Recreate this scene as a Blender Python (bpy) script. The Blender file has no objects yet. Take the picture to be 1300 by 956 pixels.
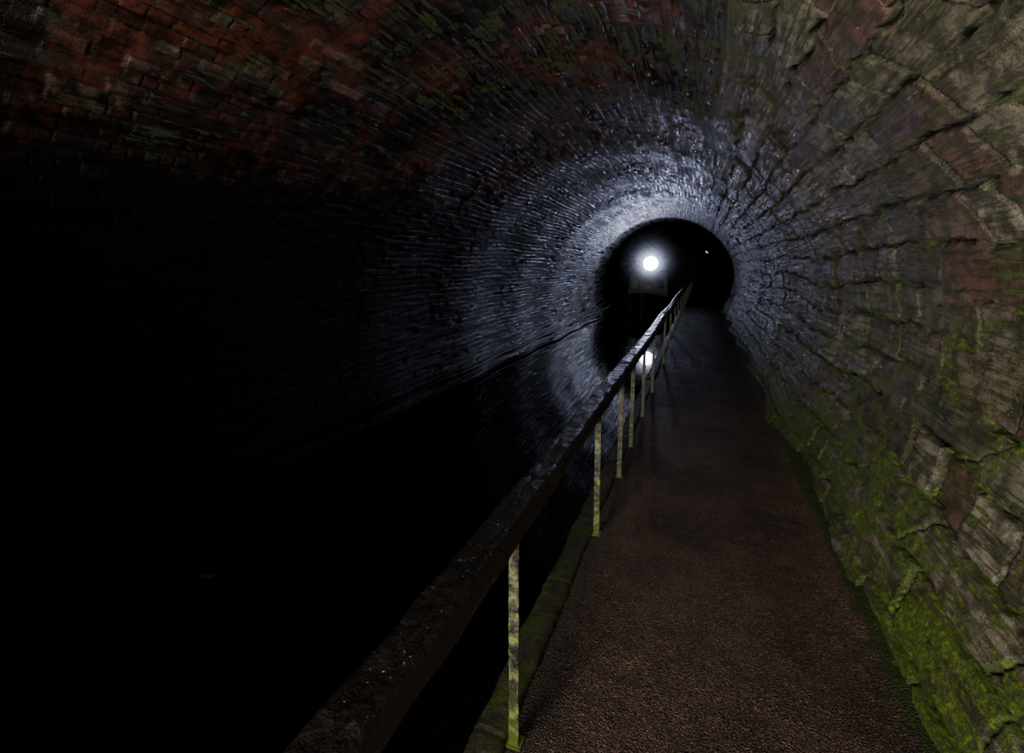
import bpy, bmesh, math, random
import numpy as np
random.seed(7)
S = bpy.context.scene
COL = S.collection

# ------------------------------------------------------------ helpers
def link(o):
    COL.objects.link(o); return o
def hsh(a, b, s=0.0):
    v = np.sin(a*127.1 + b*311.7 + s*74.7 + 1.3)*43758.5453
    return v - np.floor(v)
def vn(x, y, s=0.0):
    xi = np.floor(x); yi = np.floor(y); xf = x-xi; yf = y-yi
    u = xf*xf*(3-2*xf); v = yf*yf*(3-2*yf)
    a = hsh(xi, yi, s); b = hsh(xi+1, yi, s); c = hsh(xi, yi+1, s); d = hsh(xi+1, yi+1, s)
    return (a*(1-u)+b*u)*(1-v) + (c*(1-u)+d*u)*v
def fbm(x, y, s=0.0, o=4):
    t = 0; a = .5
    for i in range(o):
        t = t + a*(vn(x*2**i, y*2**i, s+i*3.1)-.5); a *= .55
    return t
def sstep(a, b, x):
    t = np.clip((x-a)/(b-a), 0, 1); return t*t*(3-2*t)

def grid_mesh(name, P, attrs=None, flip=False, mat=None, smooth=True):
    n, m, _ = P.shape
    me = bpy.data.meshes.new(name)
    me.vertices.add(n*m); me.vertices.foreach_set("co", P.reshape(-1).astype(np.float32))
    i = np.arange(n-1)[:, None]*m + np.arange(m-1)[None, :]
    q = np.stack([i, i+1, i+m+1, i+m], -1).reshape(-1, 4)
    if flip: q = q[:, ::-1]
    nf = q.shape[0]
    me.loops.add(nf*4); me.loops.foreach_set("vertex_index", q.reshape(-1).astype(np.int32))
    me.polygons.add(nf)
    me.polygons.foreach_set("loop_start", (np.arange(nf)*4).astype(np.int32))
    me.polygons.foreach_set("use_smooth", np.full(nf, smooth))
    me.update(calc_edges=True)
    for k, v in (attrs or {}).items():
        a = me.attributes.new(k, 'FLOAT', 'POINT')
        a.data.foreach_set("value", v.reshape(-1).astype(np.float32))
    if mat: me.materials.append(mat)
    return link(bpy.data.objects.new(name, me))

class N:
    def __init__(s, name):
        s.m = bpy.data.materials.new(name); s.m.use_nodes = True
        s.t = s.m.node_tree; s.t.nodes.clear()
        s.out = s.n('ShaderNodeOutputMaterial')
        s.pos = s.n('ShaderNodeNewGeometry').outputs['Position']
    def n(s, ty, **k):
        nd = s.t.nodes.new(ty)
        for a, b in k.items(): setattr(nd, a, b)
        return nd
    def put(s, sock, v):
        if isinstance(v, bpy.types.NodeSocket): s.t.links.new(v, sock)
        elif isinstance(v, (tuple, list)):
            sock.default_value = tuple(v) if len(v) == len(sock.default_value) else tuple(v)+(1,)
        else: sock.default_value = v
    def noise(s, scale, detail=4, rough=.6, vec=None, dist=0):
        nd = s.n('ShaderNodeTexNoise'); s.put(nd.inputs['Vector'], vec or s.pos)
        s.put(nd.inputs['Scale'], scale); s.put(nd.inputs['Detail'], detail); s.put(nd.inputs['Roughness'], rough); s.put(nd.inputs['Distortion'], dist)
        return nd.outputs['Fac']
    def stretch(s, sc):
        mp = s.n('ShaderNodeMapping'); s.put(mp.inputs[0], s.pos); mp.inputs['Scale'].default_value = sc; return mp.outputs[0]
    def ramp(s, f, a, b):
        nd = s.n('ShaderNodeMapRange'); nd.interpolation_type = 'SMOOTHSTEP'
        s.put(nd.inputs[0], f); s.put(nd.inputs[1], a); s.put(nd.inputs[2], b); return nd.outputs[0]
    def cramp(s, f, stops):
        nd = s.n('ShaderNodeValToRGB'); s.put(nd.inputs[0], f); e = nd.color_ramp.elements
        while len(e) < len(stops): e.new(.5)
        for i, (p, c) in enumerate(stops): e[i].position = p; e[i].color = tuple(c)+(1,)
        return nd.outputs[0]
    def mix(s, f, a, b, mode='MIX'):
        nd = s.n('ShaderNodeMix', data_type='RGBA', blend_type=mode)
        s.put(nd.inputs['Factor'], f); s.put(nd.inputs[6], a); s.put(nd.inputs[7], b); return nd.outputs[2]
    def math(s, op, a, b=0.0, clamp=False):
        nd = s.n('ShaderNodeMath', operation=op, use_clamp=clamp); s.put(nd.inputs[0], a); s.put(nd.inputs[1], b); return nd.outputs[0]
    def attr(s, name):
        nd = s.n('ShaderNodeAttribute'); nd.attribute_name = name; return nd.outputs['Fac']
    def xyz(s):
        nd = s.n('ShaderNodeSeparateXYZ'); s.put(nd.inputs[0], s.pos); return nd.outputs
    def bump(s, h, dist, strength=1.0, nrm=None):
        nd = s.n('ShaderNodeBump'); s.put(nd.inputs['Height'], h); s.put(nd.inputs['Distance'], dist); s.put(nd.inputs['Strength'], strength)
        if nrm: s.put(nd.inputs['Normal'], nrm)
        return nd.outputs[0]
    def bsdf(s, col, rough, nrm=None, metal=0.0, spec=.5, coat=0.0, emis=None, es=0.0):
        b = s.n('ShaderNodeBsdfPrincipled')
        s.put(b.inputs['Base Color'], col); s.put(b.inputs['Roughness'], rough); s.put(b.inputs['Metallic'], metal)
        s.put(b.inputs['Specular IOR Level'], spec); s.put(b.inputs['Coat Weight'], coat)
        if nrm: s.put(b.inputs['Normal'], nrm)
        if emis: s.put(b.inputs['Emission Color'], emis); s.put(b.inputs['Emission Strength'], es)
        s.t.links.new(b.outputs[0], s.out.inputs[0]); return s.m

def tag(o, label=None, cat=None, kind=None, group=None):
    if label: o["label"] = label
    if cat: o["category"] = cat
    if kind: o["kind"] = kind
    if group: o["group"] = group
    return o

# ------------------------------------------------------------ materials
def masonry(name, stops, dirt, mossamt, soot_lo, soot_hi, stone, spec=.5):
    m = N(name); x, y, z = m.xyz()
    rnd = m.attr("blk"); jnt = m.attr("jnt"); seam = m.attr("seam")
    c = m.cramp(rnd, stops)
    n1 = m.noise(9, 6, .7); n2 = m.noise(1.3, 5, .65); n3 = m.noise(45, 4, .7); n4 = m.noise(2.6, 6, .72)
    stv = m.stretch((1, .07, 1)); sn = m.noise(28, 6, .75, stv); sn2 = m.noise(8, 5, .7, stv)
    c = m.mix(m.ramp(n1, .40, .60), m.mix(.82, c, dirt), c)
    c = m.mix(m.math('MULTIPLY', m.ramp(sn, .48, .60), .85 if stone else .5), c, dirt)
    c = m.mix(m.math('MULTIPLY', m.ramp(n3, .60, .75), .3), c, (.28, .26, .21))          # mineral flecks
    c = m.mix(jnt, c, (.005, .006, .004))
    deep = m.ramp(y, 6, 14)       # deeper in, painted darker to dim the lining around the lamp
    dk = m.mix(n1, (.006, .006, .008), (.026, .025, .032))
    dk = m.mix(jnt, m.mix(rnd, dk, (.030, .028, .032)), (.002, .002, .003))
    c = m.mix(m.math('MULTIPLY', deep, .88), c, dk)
    soot = m.ramp(n2, soot_lo, soot_hi)
    hshade = None
    if not stone:     # soot patches, plus shade painted on the lower haunch over the canal
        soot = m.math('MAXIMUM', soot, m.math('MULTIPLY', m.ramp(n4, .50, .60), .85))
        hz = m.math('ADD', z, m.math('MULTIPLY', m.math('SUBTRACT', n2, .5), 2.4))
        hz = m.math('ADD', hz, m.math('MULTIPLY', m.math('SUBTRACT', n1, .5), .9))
        hshade = m.ramp(hz, 3.1, 2.6)
        soot = m.math('MAXIMUM', soot, hshade)  # real soot patches joined with the painted haunch shade
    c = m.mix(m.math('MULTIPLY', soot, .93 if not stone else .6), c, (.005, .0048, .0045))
    k = n4
    if stone:
        k = m.math('ADD', k, m.math('MULTIPLY', m.ramp(z, 1.10, .35), .16))
        k = m.math('ADD', k, m.math('MULTIPLY', m.ramp(z, 2.2, 1.0), .03))
    else:
        k = m.math('SUBTRACT', k, m.math('MULTIPLY', m.ramp(x, -1.8, -3.4), .08))
        k = m.math('SUBTRACT', k, m.math('MULTIPLY', hshade, .3))
    k = m.math('ADD', k, m.math('MULTIPLY', jnt, .09))
    k = m.math('ADD', k, m.math('MULTIPLY', seam, .09))
    k = m.math('ADD', k, m.math('MULTIPLY', m.math('SUBTRACT', sn, .5), 1.3))
    k = m.math('ADD', k, m.math('MULTIPLY', m.math('SUBTRACT', n1, .5), .35))
    mm = m.math('MULTIPLY', m.ramp(k, mossamt, mossamt+.12), .9)
    mcol = m.cramp(n3, [(.30, (.022, .038, .002)), (.5, (.075, .125, .003)), (.68, (.23, .33, .006))])
    if stone: mcol = m.mix(m.ramp(z, 1.3, 2.3), mcol, (.075, .090, .024))
    else: mcol = m.mix(.88, mcol, (.046, .050, .020))
    mcol = m.mix(m.math('MULTIPLY', m.ramp(y, 9, 15), .8), mcol, (.014, .016, .010))  # moss painted darker with depth too, to dim it near the lamp
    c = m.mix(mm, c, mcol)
    r = m.math('ADD', m.math('MULTIPLY', m.ramp(sn2, .35, .65), .42), .15)
    r = m.mix(mm, r, (.62, .62, .62))
    h = m.math('ADD', m.math('MULTIPLY', n3, .6), m.noise(130, 3, .6))
    nb = m.bump(h, .006 if stone else .004, 1.0)
    nb = m.bump(n1, .010 if stone else .006, .7, nb)
    nb = m.bump(sn, .034 if stone else .002, .9, nb)
    nb = m.bump(mm, .003, .5, nb)
    sp = spec
    if not stone:
        sp = m.math('SUBTRACT', spec, m.math('MULTIPLY', m.math('MULTIPLY', hshade, m.ramp(y, 12, 6)), spec*.8))
    return m.bsdf(c, r, nb, spec=sp)

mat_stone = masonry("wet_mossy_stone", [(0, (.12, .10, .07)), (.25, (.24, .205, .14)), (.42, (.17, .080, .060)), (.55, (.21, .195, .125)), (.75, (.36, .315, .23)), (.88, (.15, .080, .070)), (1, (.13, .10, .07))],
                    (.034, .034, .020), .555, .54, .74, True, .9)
mat_brick = masonry("sooty_shaded_red_brick", [(0, (.08, .026, .018)), (.35, (.17, .042, .028)), (.6, (.11, .028, .020)), (.8, (.19, .056, .038)), (1, (.20, .16, .13))],
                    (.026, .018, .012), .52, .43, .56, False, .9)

def mk_path():
    m = N("wet_brown_path")
    n1 = m.noise(1.6, 4, .6); n2 = m.noise(110, 4, .7); n3 = m.noise(7, 5, .65)
    v = m.n('ShaderNodeTexVoronoi'); m.put(v.inputs['Vector'], m.pos); m.put(v.inputs['Scale'], 130)
    c = m.cramp(n3, [(.3, (.085, .046, .032)), (.7, (.17, .10, .074))])
    c = m.mix(m.ramp(n1, .42, .65), c, (.055, .030, .021))
    c = m.mix(m.math('MULTIPLY', m.ramp(n2, .52, .68), .7), c, (.38, .26, .21))
    c = m.mix(m.ramp(n2, .48, .38), c, (.016, .010, .007))
    x, y, z = m.xyz()
    edge = m.math('ADD', m.ramp(x, .70, .88), m.math('MULTIPLY', m.math('SUBTRACT', n3, .55), 1.2))
    c = m.mix(m.ramp(edge, .5, .85), c, (.035, .055, .005))
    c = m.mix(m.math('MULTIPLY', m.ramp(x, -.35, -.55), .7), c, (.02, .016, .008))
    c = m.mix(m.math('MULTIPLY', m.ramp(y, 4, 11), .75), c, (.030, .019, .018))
    h = m.math('ADD', n2, m.math('MULTIPLY', v.outputs['Distance'], 1.2))
    nb = m.bump(h, .026, 1.0); nb = m.bump(n3, .035, .7, nb)
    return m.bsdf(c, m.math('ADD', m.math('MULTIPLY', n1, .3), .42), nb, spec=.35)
mat_path = mk_path()

def mk_kerb():
    m = N("mossy_kerb_stone")
    n1 = m.noise(5, 5, .7); n2 = m.noise(50, 4, .7)
    c = m.cramp(n2, [(.3, (.008, .008, .005)), (.7, (.03, .025, .016))])
    c = m.mix(m.ramp(n1, .44, .60), c, (.030, .044, .004))
    return m.bsdf(c, .6, m.bump(n2, .01, .8))
mat_kerb = mk_kerb()
def mk_ledge():
    m = N("wet_pale_ledge_stone")
    n2 = m.noise(30, 4, .7); x, y, z = m.xyz()
    c = m.cramp(n2, [(.3, (.10, .10, .105)), (.7, (.42, .42, .44))])
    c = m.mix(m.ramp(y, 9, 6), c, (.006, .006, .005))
    return m.bsdf(c, .3, m.bump(n2, .008, .7))
mat_ledge = mk_ledge()

def mk_wood():
    m = N("wet_black_timber")
    g = m.noise(60, 5, .6, m.stretch((1, .08, 1))); n1 = m.noise(12, 5, .7); n2 = m.noise(80, 2, .5)
    c = m.cramp(g, [(.3, (.0025, .0025, .0025)), (.7, (.008, .0065, .006))])
    c = m.mix(m.math('MULTIPLY', m.ramp(n1, .66, .70), .5), c, (.06, .04, .032))
    c = m.mix(m.math('MULTIPLY', m.ramp(n2, .70, .74), .5), c, (.35, .31, .28))
    nb = m.bump(g, .006, .8); nb = m.bump(n1, .018, .9, nb)
    return m.bsdf(c, m.math('ADD', m.math('MULTIPLY', n1, .45), .04), nb, spec=.9, coat=.3)
mat_wood = mk_wood()

def mk_post():
    m = N("lichen_painted_steel")
    n1 = m.noise(20, 6, .75); n2 = m.noise(80, 4, .7)
    c = m.cramp(n1, [(.42, (.012, .010, .007)), (.50, (.06, .06, .038)), (.57, (.15, .16, .06)), (.65, (.22, .25, .03)), (.72, (.04, .025, .012))])
    x, y, z = m.xyz()
    c = m.mix(m.math('MULTIPLY', m.ramp(m.math('ADD', z, m.math('MULTIPLY', n1, .5)), .80, .45), .75), c, (.10, .13, .010))
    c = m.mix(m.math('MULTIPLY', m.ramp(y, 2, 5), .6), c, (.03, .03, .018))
    return m.bsdf(c, .40, m.bump(n2, .004, .8))
mat_post = mk_post()

def mk_water():
    m = N("black_canal_water")
    n = m.noise(2.2, 3, .5)
    nb = m.bump(n, .0005, .3)
    return m.bsdf((.0015, .0018, .0015), .0, nb, spec=.5)
mat_water = mk_water()

def simple(name, col, rough, metal=0.0, sc=25, emis=None, es=0):
    m = N(name); n = m.noise(sc, 4, .6)
    c = m.mix(n, tuple(v*.6 for v in col), tuple(min(1, v*1.3) for v in col))
    return m.bsdf(c, rough, m.bump(n, .002, .5), metal=metal, emis=emis, es=es)
mat_hull = simple("black_hull_paint", (.006, .006, .007), .5)
mat_cabin = simple("dark_blue_cabin_paint", (.005, .006, .010), .5)
mat_door = simple("red_door_paint", (.07, .012, .016), .5)
mat_glass = simple("dark_window_glass", (.01, .012, .015), .08)
mat_metal = simple("lamp_steel", (.3, .3, .3), .35, 1.0)
mat_lens = simple("glowing_lamp_lens", (1, 1, 1), .2, emis=(.66, .74, 1.0), es=50)
mat_yel = simple("warm_lamp_glass", (1, .8, .4), .3, emis=(1.0, .75, .35), es=2.0)
mat_rope = simple("pale_rope", (.35, .3, .22), .9, sc=80)
mat_leaf = simple("wet_orange_leaf", (.18, .07, .022), .6, sc=60)

# ------------------------------------------------------------ tunnel lining
CX, CZ, R = -1.35, 1.20, 2.65
def circ(a): a = math.radians(a); return (CX+R*math.cos(a), CZ+R*math.sin(a))
def bez(p0, p1, p2, n): return [((1-t)**2*p0[0]+2*t*(1-t)*p1[0]+t*t*p2[0], (1-t)**2*p0[1]+2*t*(1-t)*p1[1]+t*t*p2[1]) for t in np.linspace(0, 1, n)]
foot = bez((.78, .16), (1.42, 1.25), circ(22), 60)
def prof_section(pts, n):
    p = np.array(pts); d = np.r_[0, np.cumsum(np.hypot(*(p[1:]-p[:-1]).T))]
    s = np.linspace(0, d[-1], n)
    q = np.stack([np.interp(s, d, p[:, 0]), np.interp(s, d, p[:, 1])], 1)
    t = np.gradient(q, axis=0); t /= np.linalg.norm(t, axis=1)[:, None]
    nrm = np.stack([-t[:, 1], t[:, 0]], 1)     # inward (path runs right -> up -> left)
    return q, nrm, s
ys = [-2.6]
while ys[-1] < 60:
    y = ys[-1]; ys.append(y + .0095 + (.0045*(min(y, 20)-1.5) if y > 1.5 else 0) + (.02*(y-20) if y > 20 else 0))
ys = np.array(ys)
def big(yy, s):   # broad unevenness of the lining shared by all sections
    a = .035*np.sin(yy*1.05+.4) + .042*np.sin(yy*2.3+1+.2*s) + .05*fbm(yy*.7, s*.5, 5, 3)
    return a*sstep(1.5, 6., yy)
def lining(name, pts, nv, s0, bl, bh, gap, depth, blockamp, namp, mat, stone, lo_seam=True, hi_seam=True):
    q, nr, s = prof_section(pts, nv); s = s+s0
    Y, Sg = np.meshgrid(ys, s, indexing='ij')
    wob = (.9 if stone else .5)*gap*fbm(Y*6, Sg*6, 9, 3)*6
    drift = (.8*fbm(Y*.5, Sg*.6, 2, 2)) if stone else .3*fbm(Y*.5, Sg*.5, 2, 2)
    row = np.floor((Sg+wob)/bh + drift)
    fr = (Sg+wob)/bh + drift - row
    ln = bl*(.7+.6*hsh(row, 3.0))
    cx = (Y+wob + (.6*(fr-.5)*bh*(hsh(row, 17.)-.5)*4 if stone else 0))/ln + hsh(row, 7.0)*3
    cell = np.floor(cx)
    fx = cx-cell
    half = hsh(cell, row, 4) > .72
    fx2 = np.where(half, (fx*2) % 1, fx); cid = np.where(half, cell*2+np.floor(fx*2)+.37, cell)
    lx = np.where(half, ln/2, ln)
    dx = np.minimum(fx2, 1-fx2)*lx*(1.5 if stone else 1); dy = np.minimum(fr, 1-fr)*bh
    e = np.minimum(dx, dy) + .8*gap*fbm(Y*25, Sg*25, 12, 2)
    fl = .58 if stone else .52
    fill = sstep(fl, fl+.12, vn(Y*2.2, Sg*2.2, 41)*.6+vn(Y*9, Sg*9, 44)*.4)    # joints partly filled / worn away
    j = (1-sstep(gap*.35, gap*1.3, e))*(1-.8*fill)
    rnd = hsh(cid, row, 1); r2 = hsh(cid, row, 2); r3 = hsh(cid, row, 3)
    d = blockamp*(rnd-.5)*2 + (fx2-.5)*blockamp*1.6*(r2-.5) + (fr-.5)*blockamp*1.6*(r3-.5)
    d = np.where(hsh(cid, row, 8) > .975, d-min(depth*1.2, .02), d)
    d = d*(1-j) - depth*j + namp*fbm(Y*7, Sg*7, 20, 5)*1.4 + namp*1.0*fbm(Y*1.5, Sg*3, 27, 3)
    if stone: d = d + .022*fbm(Y*2.0, Sg*26, 29, 3) + .015*fbm(Y*3.0, Sg*60, 59, 2)
    else: d = d + .003*fbm(Y*2.5, Sg*22, 29, 3)
    sd = np.full_like(Sg, 9.)
    if lo_seam: sd = np.minimum(sd, Sg-s[0])
    if hi_seam: sd = np.minimum(sd, s[-1]-Sg)
    d = d*sstep(0, .14 if stone else .05, sd) + big(Y, Sg)*.8
    if name == "ceiling": seamv = 1-sstep(0, .45, (Sg-s[0]) + .35*fbm(Y*2.5, Sg*2.5, 77, 3))
    elif stone: seamv = 1-sstep(0, .45, (s[-1]-Sg) + .35*fbm(Y*2.5, Sg*2.5, 77, 3))
    else: seamv = np.zeros_like(Sg)
    X = q[None, :, 0] + nr[None, :, 0]*d; Z = q[None, :, 1] + nr[None, :, 1]*d
    o = grid_mesh(name, np.stack([X, Y, Z], -1), {"blk": rnd, "jnt": j*sstep(0, .05, sd+.02), "seam": seamv}, flip=False, mat=mat)
    return tag(o, kind="structure"), s[-1]
A1 = 58; A2 = 150
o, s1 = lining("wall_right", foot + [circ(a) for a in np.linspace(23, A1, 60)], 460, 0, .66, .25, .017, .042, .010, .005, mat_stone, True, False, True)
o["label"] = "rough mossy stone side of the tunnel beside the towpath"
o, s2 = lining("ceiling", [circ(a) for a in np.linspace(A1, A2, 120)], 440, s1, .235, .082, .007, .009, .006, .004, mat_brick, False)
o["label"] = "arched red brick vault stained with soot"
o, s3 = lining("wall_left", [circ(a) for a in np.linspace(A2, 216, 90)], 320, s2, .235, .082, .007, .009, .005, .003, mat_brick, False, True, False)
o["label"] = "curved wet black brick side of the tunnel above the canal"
q0 = circ(203)
lp = [(q0[0]-.14, q0[1]+.035), (q0[0]+.045, q0[1]+.020), (q0[0]+.055, q0[1]+.012), (q0[0]+.055, q0[1]-.008), (q0[0]+.045, q0[1]-.016), (q0[0]-.10, q0[1]-.03)]
q, nr, s = prof_section(lp[::-1], 30)
Y, Sg = np.meshgrid(ys, s, indexing='ij')
d = .008*fbm(Y*5, Sg*8, 61, 4)*2 - .004*(1-sstep(.006, .02, np.abs(((Y/.6) % 1)-.5)*.6))
bgl = big(Y, s3-.2)*.8
o = grid_mesh("trim_2", np.stack([q[None, :, 0]+nr[None, :, 0]*d+bgl, Y, q[None, :, 1]+nr[None, :, 1]*d], -1), None, flip=False, mat=mat_ledge)
tag(o, "thin projecting stone ledge just above the canal water", kind="structure")

# ------------------------------------------------------------ towpath
PZ = .27
yf = ys[ys < 50]
xs = np.linspace(-.56, 1.02, 150)
Yg, Xg = np.meshgrid(yf, xs, indexing='ij')
Zg = PZ + .018*fbm(Xg*5, Yg*5, 3, 5) + .008*fbm(Xg*28, Yg*28, 13, 2) + .014*fbm(Xg*.9, Yg*6, 8, 2) + .05*sstep(.74, .95, Xg)*(1+fbm(Xg*8, Yg*8, 4, 3))
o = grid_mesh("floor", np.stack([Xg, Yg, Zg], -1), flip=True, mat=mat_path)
tag(o, "rough wet brown towpath surface with moss along its edge", kind="structure")
kp = [(-.55, PZ-.05), (-.552, PZ+.012), (-.565, PZ+.022), (-.62, PZ+.025), (-.675, PZ+.018), (-.69, PZ-.005), (-.695, PZ-.12), (-.70, -.35)]
q, nr, s = prof_section(kp, 40)
Y, Sg = np.meshgrid(yf, s, indexing='ij')
jo = 1-sstep(.004, .012, np.abs(((Y/.9) % 1)-.5)*.9)
d = -(.018*fbm(Y*7, Sg*7, 6, 4)*2) + .006*jo
X = q[None, :, 0]+nr[None, :, 0]*d; Z = q[None, :, 1]+nr[None, :, 1]*d
o = grid_mesh("trim_1", np.stack([X, Y, Z], -1), flip=False, mat=mat_kerb)
tag(o, "mossy stone coping along the canal edge of the towpath", kind="structure")
P = np.array([[[-4.3, -3., 0], [-.66, -3., 0]], [[-4.3, 60., 0], [-.66, 60., 0]]])
o = grid_mesh("canal_water", P, flip=True, mat=mat_water)
tag(o, "still black canal water filling the tunnel beside the towpath", "water", "structure")

# ------------------------------------------------------------ railing
def empty(name, loc):
    e = bpy.data.objects.new(name, None); e.location = loc; e.empty_display_size = .2; return link(e)
def mesh_from_bm(bm, name, mat, smooth=False):
    me = bpy.data.meshes.new(name); bm.to_mesh(me); bm.free(); me.materials.append(mat)
    for p in me.polygons: p.use_smooth = smooth
    return link(bpy.data.objects.new(name, me))
RX = -.555; RZ0, RZ1 = 1.07, 1.165
rail = empty("handrail", (RX, 0, PZ))
tag(rail, "long black timber handrail on lichen-covered steel posts beside towpath", "railing")
hw = .055
cs = [(hw-.008, RZ0), (-hw+.008, RZ0), (-hw, RZ0+.01), (-hw, RZ1-.014), (-hw+.014, RZ1), (hw-.014, RZ1), (hw, RZ1-.014), (hw, RZ0+.01), (hw-.008, RZ0)]
q, nr, s = prof_section(cs, 49)
yr = ys[(ys > -1.6) & (ys < 44)]
Y, Sg = np.meshgrid(yr, s, indexing='ij')
d = .009*fbm(Y*6, Sg*9, 31, 4)*2 + .012*np.clip(fbm(Y*2.5, Sg*14, 33, 3)-.10, 0, 1)*3 + .004*fbm(Y*25, Sg*30, 35, 3)
d[:, -1] = d[:, 0]
ends = 1-sstep(.0, .010, np.abs(((Y/3.6+.05) % 1)-.5)*3.6)
d -= .004*ends
X = q[None, :, 0]+nr[None, :, 0]*d; Z = q[None, :, 1]+nr[None, :, 1]*d - PZ
X = X + .008*np.sin(Y*1.3); Z = Z + .008*np.sin(Y*.9+1)
o = grid_mesh("top_rail", np.stack([X, Y, Z], -1), flip=True, mat=mat_wood)
o.parent = rail
def post_mesh():
    bm = bmesh.new()
    H = RZ0+.03-PZ
    w, t = .036, .008
    sec = [(-w/2, -w/2), (w/2, -w/2), (w/2, -w/2+t), (-w/2+t, -w/2+t), (-w/2+t, w/2), (-w/2, w/2)]
    rings = []
    nz = 40
    for k in range(nz+1):
        z = -.02 + (H+.02)*k/nz
        rings.append([bm.verts.new((x*(1+random.uniform(-.09, .09)), y*(1+random.uniform(-.09, .09)), z)) for x, y in sec])
    for a, b in zip(rings[:-1], rings[1:]):
        for i in range(6):
            bm.faces.new((a[i], a[(i+1) % 6], b[(i+1) % 6], b[i]))
    bm.faces.new(rings[0][::-1]); bm.faces.new(rings[-1])
    for zc, sx, sy, sz in ((.004, .055, .055, .010), (H-.006, .05, .05, .010)):
        r = bmesh.ops.create_cube(bm, size=1)
        bmesh.ops.scale(bm, vec=(sx, sy, sz), verts=r['verts']); bmesh.ops.translate(bm, vec=(0, 0, zc), verts=r['verts'])
    me = bpy.data.meshes.new("post"); bm.to_mesh(me); bm.free(); me.materials.append(mat_post); return me
pm = post_mesh()
py = [-.15, 1.36, 2.81, 3.72, 4.42, 5.41, 6.55, 8.6] + [10.4+1.8*i for i in range(18)]
for i, y in enumerate(py):
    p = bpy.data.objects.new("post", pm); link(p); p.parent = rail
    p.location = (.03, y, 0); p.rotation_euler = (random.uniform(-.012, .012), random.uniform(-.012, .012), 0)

# ------------------------------------------------------------ narrowboat
BX, BY = -2.12, 19.2
boat = empty("narrowboat", (BX, BY, 0))
tag(boat, "dark narrowboat on the canal with a dazzling headlamp", "boat")
L = 13.5; st = []
for k in range(49):
    t = k/48; y = L*t
    w = 1.02*min(1, (math.sin(min(1, y/2.3)*math.pi/2))**.7 + .02)
    if y > L-1.2: w *= math.sqrt(max(.02, 1-((y-(L-1.2))/1.25)**2))
    top = .62 + .32*max(0, 1-y/2.6)**1.6
    st.append([(x*w*f, y+.12*(1-f), z) for x, f, z in ((-1, .80, -.35), (-1, .97, .05), (-1, 1.02, .12), (-1, 1, .16), (-1, 1.0, top-.06), (-1, 1.03, top-.03), (-1, 1.0, top), (-1, .93, top), (-1, .92, top-.14))]
              + [(x*w*f, y+.12*(1-f), z) for x, f, z in ((1, .92, top-.14), (1, .93, top), (1, 1.0, top), (1, 1.03, top-.03), (1, 1.0, top-.06), (1, 1, .16), (1, 1.02, .12), (1, .97, .05), (1, .80, -.35))])
bm = bmesh.new()
rr = [[bm.verts.new(p) for p in r] for r in st]
for a, b in zip(rr[:-1], rr[1:]):
    for i in range(len(a)-1): bm.faces.new((a[i], a[i+1], b[i+1], b[i]))
    bm.faces.new((a[-1], a[0], b[0], b[-1]))
bm.faces.new(rr[0][::-1]); bm.faces.new(rr[-1])
bmesh.ops.recalc_face_normals(bm, faces=bm.faces)
o = mesh_from_bm(bm, "hull", mat_hull, True); o.parent = boat
def prism(name, sec, y0, y1, mat, bev=.015):
    bm = bmesh.new()
    a = [bm.verts.new((x, y0, z)) for x, z in sec]; b = [bm.verts.new((x, y1, z)) for x, z in sec]
    n = len(sec)
    for i in range(n): bm.faces.new((a[i], a[(i+1) % n], b[(i+1) % n], b[i]))
    bm.faces.new(a[::-1]); bm.faces.new(b)
    bmesh.ops.recalc_face_normals(bm, faces=bm.faces)
    bmesh.ops.bevel(bm, geom=bm.edges[:], offset=bev, segments=2, affect='EDGES')
    return mesh_from_bm(bm, name, mat)
o = prism("cabin", [(-.88, .45), (.88, .45), (.76, 1.62), (-.76, 1.62)], 2.35, 11.4, mat_cabin); o.parent = boat
o = prism("roof", [(-.81, 1.60), (.81, 1.60), (.80, 1.66), (.4, 1.71), (0, 1.73), (-.4, 1.71), (-.80, 1.66)], 2.2, 11.5, mat_hull, .008); o.parent = boat
for sx in (-1, 1):
    o = prism("door", [(sx*.02, .62), (sx*.34, .62), (sx*.34, 1.5), (sx*.02, 1.5)], 2.31, 2.352, mat_door, .006); o.parent = boat
    h = prism("handle", [(sx*.05, 1.02), (sx*.07, 1.02), (sx*.07, 1.12), (sx*.05, 1.12)], 2.27, 2.312, mat_metal, .004); h.parent = o
    o = prism("window", [(sx*.44, 1.02), (sx*.68, 1.02), (sx*.66, 1.4), (sx*.44, 1.4)], 2.325, 2.352, mat_glass, .006); o.parent = boat
bm = bmesh.new()
for k in range(4):
    pts = [(math.cos(a)*(.16-.015*k), 1.2+math.sin(a)*(.16-.015*k), .66+.03*k) for a in np.linspace(0, 2*math.pi, 24, endpoint=False)]
    prev = None; first = None
    for i, p in enumerate(pts):
        a = i/24*2*math.pi
        ring = [bm.verts.new((p[0]+.018*math.cos(b)*math.cos(a), p[1]+.018*math.cos(b)*math.sin(a), p[2]+.018*math.sin(b))) for b in np.linspace(0, 2*math.pi, 6, endpoint=False)]
        if prev:
            for j in range(6): bm.faces.new((prev[j], prev[(j+1) % 6], ring[(j+1) % 6], ring[j]))
        else: first = ring
        prev = ring
    for j in range(6): bm.faces.new((prev[j], prev[(j+1) % 6], first[(j+1) % 6], first[j]))
o = mesh_from_bm(bm, "rope_coil", mat_rope, True); o.parent = boat
o = prism("foredeck", [(-.78, .50), (.78, .50), (.78, .53), (-.78, .53)], 1.0, 2.36, mat_hull, .005); o.parent = boat
LX, LY, LZ = .09, 2.25, 2.09
K = 1.9
bm = bmesh.new()
profl = [(.0, .22), (.07, .21), (.13, .15), (.165, .06), (.175, 0), (.185, -.02), (.175, -.03), (.16, -.015)]
rings = []
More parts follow.
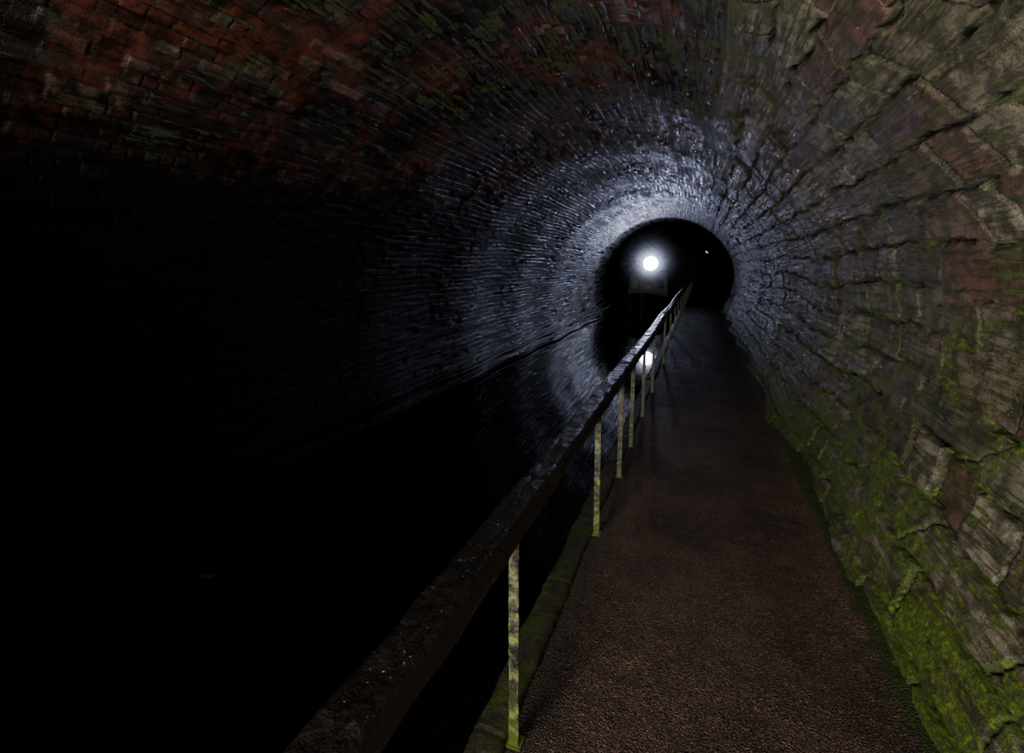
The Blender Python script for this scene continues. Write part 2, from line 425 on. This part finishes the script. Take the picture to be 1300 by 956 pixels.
for r, y in profl:
    r *= K
    rings.append([bm.verts.new((LX+max(r, .004)*math.cos(a), LY+y, LZ+max(r, .004)*math.sin(a))) for a in np.linspace(0, 2*math.pi, 32, endpoint=False)])
for a, b in zip(rings[:-1], rings[1:]):
    for i in range(32): bm.faces.new((a[i], a[(i+1) % 32], b[(i+1) % 32], b[i]))
bmesh.ops.recalc_face_normals(bm, faces=bm.faces)
lamp = mesh_from_bm(bm, "headlamp", mat_metal, True); lamp.parent = boat
bm = bmesh.new(); rings = []
for r, y in ((.16, -.012), (.11, -.03), (.06, -.038), (.006, -.04)):
    r *= K
    rings.append([bm.verts.new((LX+r*math.cos(a), LY+y, LZ+r*math.sin(a))) for a in np.linspace(0, 2*math.pi, 32, endpoint=False)])
for a, b in zip(rings[:-1], rings[1:]):
    for i in range(32): bm.faces.new((a[i], a[(i+1) % 32], b[(i+1) % 32], b[i]))
bm.faces.new(rings[-1])
bmesh.ops.recalc_face_normals(bm, faces=bm.faces)
o = mesh_from_bm(bm, "lamp_lens", mat_lens, True); o.parent = lamp
o = prism("bracket", [(LX-.02, 1.70), (LX+.02, 1.70), (LX+.02, 1.82), (LX-.02, 1.82)], LY+.03, LY+.07, mat_metal, .004); o.parent = lamp

# bulkhead lamp on the vault
bx, by = .36, 40.0
bz = CZ+math.sqrt(R*R-(bx-CX)**2)-.16
bm = bmesh.new(); bmesh.ops.create_uvsphere(bm, u_segments=20, v_segments=12, radius=.11)
bmesh.ops.scale(bm, vec=(1, 1.3, .55), verts=bm.verts)
g = mesh_from_bm(bm, "lamp_glass", mat_yel, True)
bm = bmesh.new(); bmesh.ops.create_cone(bm, cap_ends=True, segments=20, radius1=.15, radius2=.13, depth=.07); bmesh.ops.scale(bm, vec=(1, 1.3, 1), verts=bm.verts)
bmesh.ops.translate(bm, vec=(0, 0, .04), verts=bm.verts)
b = mesh_from_bm(bm, "bulkhead_lamp", mat_metal); b.location = (bx, by, bz); b.rotation_euler = (0, .7, 0); g.parent = b
tag(b, "small yellowish bulkhead lamp fixed on the brick vault", "lamp")

# floating leaf
bm = bmesh.new(); c = bm.verts.new((0, 0, .004)); rim = []
for k in range(18):
    t = k/18*2*math.pi; r = .03*(1+.18*math.cos(5*t))
    rim.append(bm.verts.new((r*1.6*math.cos(t), r*.8*math.sin(t), .004+.006*math.cos(t)**2)))
for k in range(18): bm.faces.new((c, rim[k], rim[(k+1) % 18]))
st_ = bm.verts.new((-.085, .003, .01)); bm.faces.new((rim[8], rim[9], st_))
o = mesh_from_bm(bm, "fallen_leaf", mat_leaf, True); o.location = (-2.82, 1.85, .002); o.rotation_euler = (0, 0, .4)
tag(o, "small orange fallen leaf floating on black water", "leaf")

# ------------------------------------------------------------ mist around headlamp: added volume standing in for lens bloom
m = N("halo_volume"); tc = m.n('ShaderNodeTexCoord')
gr = m.n('ShaderNodeTexGradient', gradient_type='SPHERICAL'); m.put(gr.inputs[0], tc.outputs['Object'])
dn = m.math('ADD', m.math('MULTIPLY', m.math('POWER', gr.outputs['Fac'], 6.0), 2.2), m.math('MULTIPLY', m.math('POWER', gr.outputs['Fac'], 2.5), .02))
vs = m.n('ShaderNodeVolumeScatter'); m.put(vs.inputs['Density'], dn); m.put(vs.inputs['Anisotropy'], .3); m.put(vs.inputs['Color'], (.92, .92, 1.0))
m.t.links.new(vs.outputs[0], m.out.inputs['Volume'])
bm = bmesh.new(); bmesh.ops.create_icosphere(bm, subdivisions=4, radius=1.0)
o = mesh_from_bm(bm, "mist", m.m, True); o.location = (BX+LX, BY+LY-.30, LZ+.1); o.scale = (2.3, 2.3, 2.3)
tag(o, "faint bluish mist hanging around the glaring headlamp", "mist", "stuff")

# ------------------------------------------------------------ lights
from mathutils import Vector
def light(name, ty, loc, tgt, power, col, **k):
    l = bpy.data.lights.new(name, ty); l.energy = power; l.color = col
    for a, b in k.items(): setattr(l, a, b)
    o = bpy.data.objects.new(name, l); o.location = loc
    o.rotation_euler = (Vector(tgt)-Vector(loc)).to_track_quat('-Z', 'Y').to_euler(); return link(o)
light("headlamp_beam", 'SPOT', (BX+LX, BY+LY-.08, LZ), (1.2, 0, 5.6), 340, (.55, .56, 1.0), spot_size=math.radians(100), spot_blend=.95, shadow_soft_size=.2)
light("rear_key_light", 'AREA', (-1.2, -1.9, 1.75), (1.1, 2.4, 3.7), 225, (1.0, .95, .85), shape='RECTANGLE', size=1.2, size_y=.9, spread=math.radians(130))  # key from behind the camera, aimed up at the vault
light("path_fill", 'AREA', (.2, -1.6, 2.3), (.50, 2.2, .6), 9, (1.0, .92, .84), shape='RECTANGLE', size=.8, size_y=.8, spread=math.radians(85))  # added fill without a source of its own, brightens the path

w = bpy.data.worlds.new("World"); S.world = w; w.use_nodes = True
bg = w.node_tree.nodes['Background']; bg.inputs[0].default_value = (.02, .022, .03, 1); bg.inputs[1].default_value = .05

# ------------------------------------------------------------ camera
c = bpy.data.cameras.new("camera"); co = bpy.data.objects.new("camera", c); link(co)
co.location = (0, 0, 1.97)
co.rotation_euler = (math.radians(90-9.04), 0, math.radians(21.56))
c.sensor_width = 36; c.lens = 36*600/1300; c.shift_y = -44.5/1300; c.clip_start = .02; c.clip_end = 200
S.camera = co
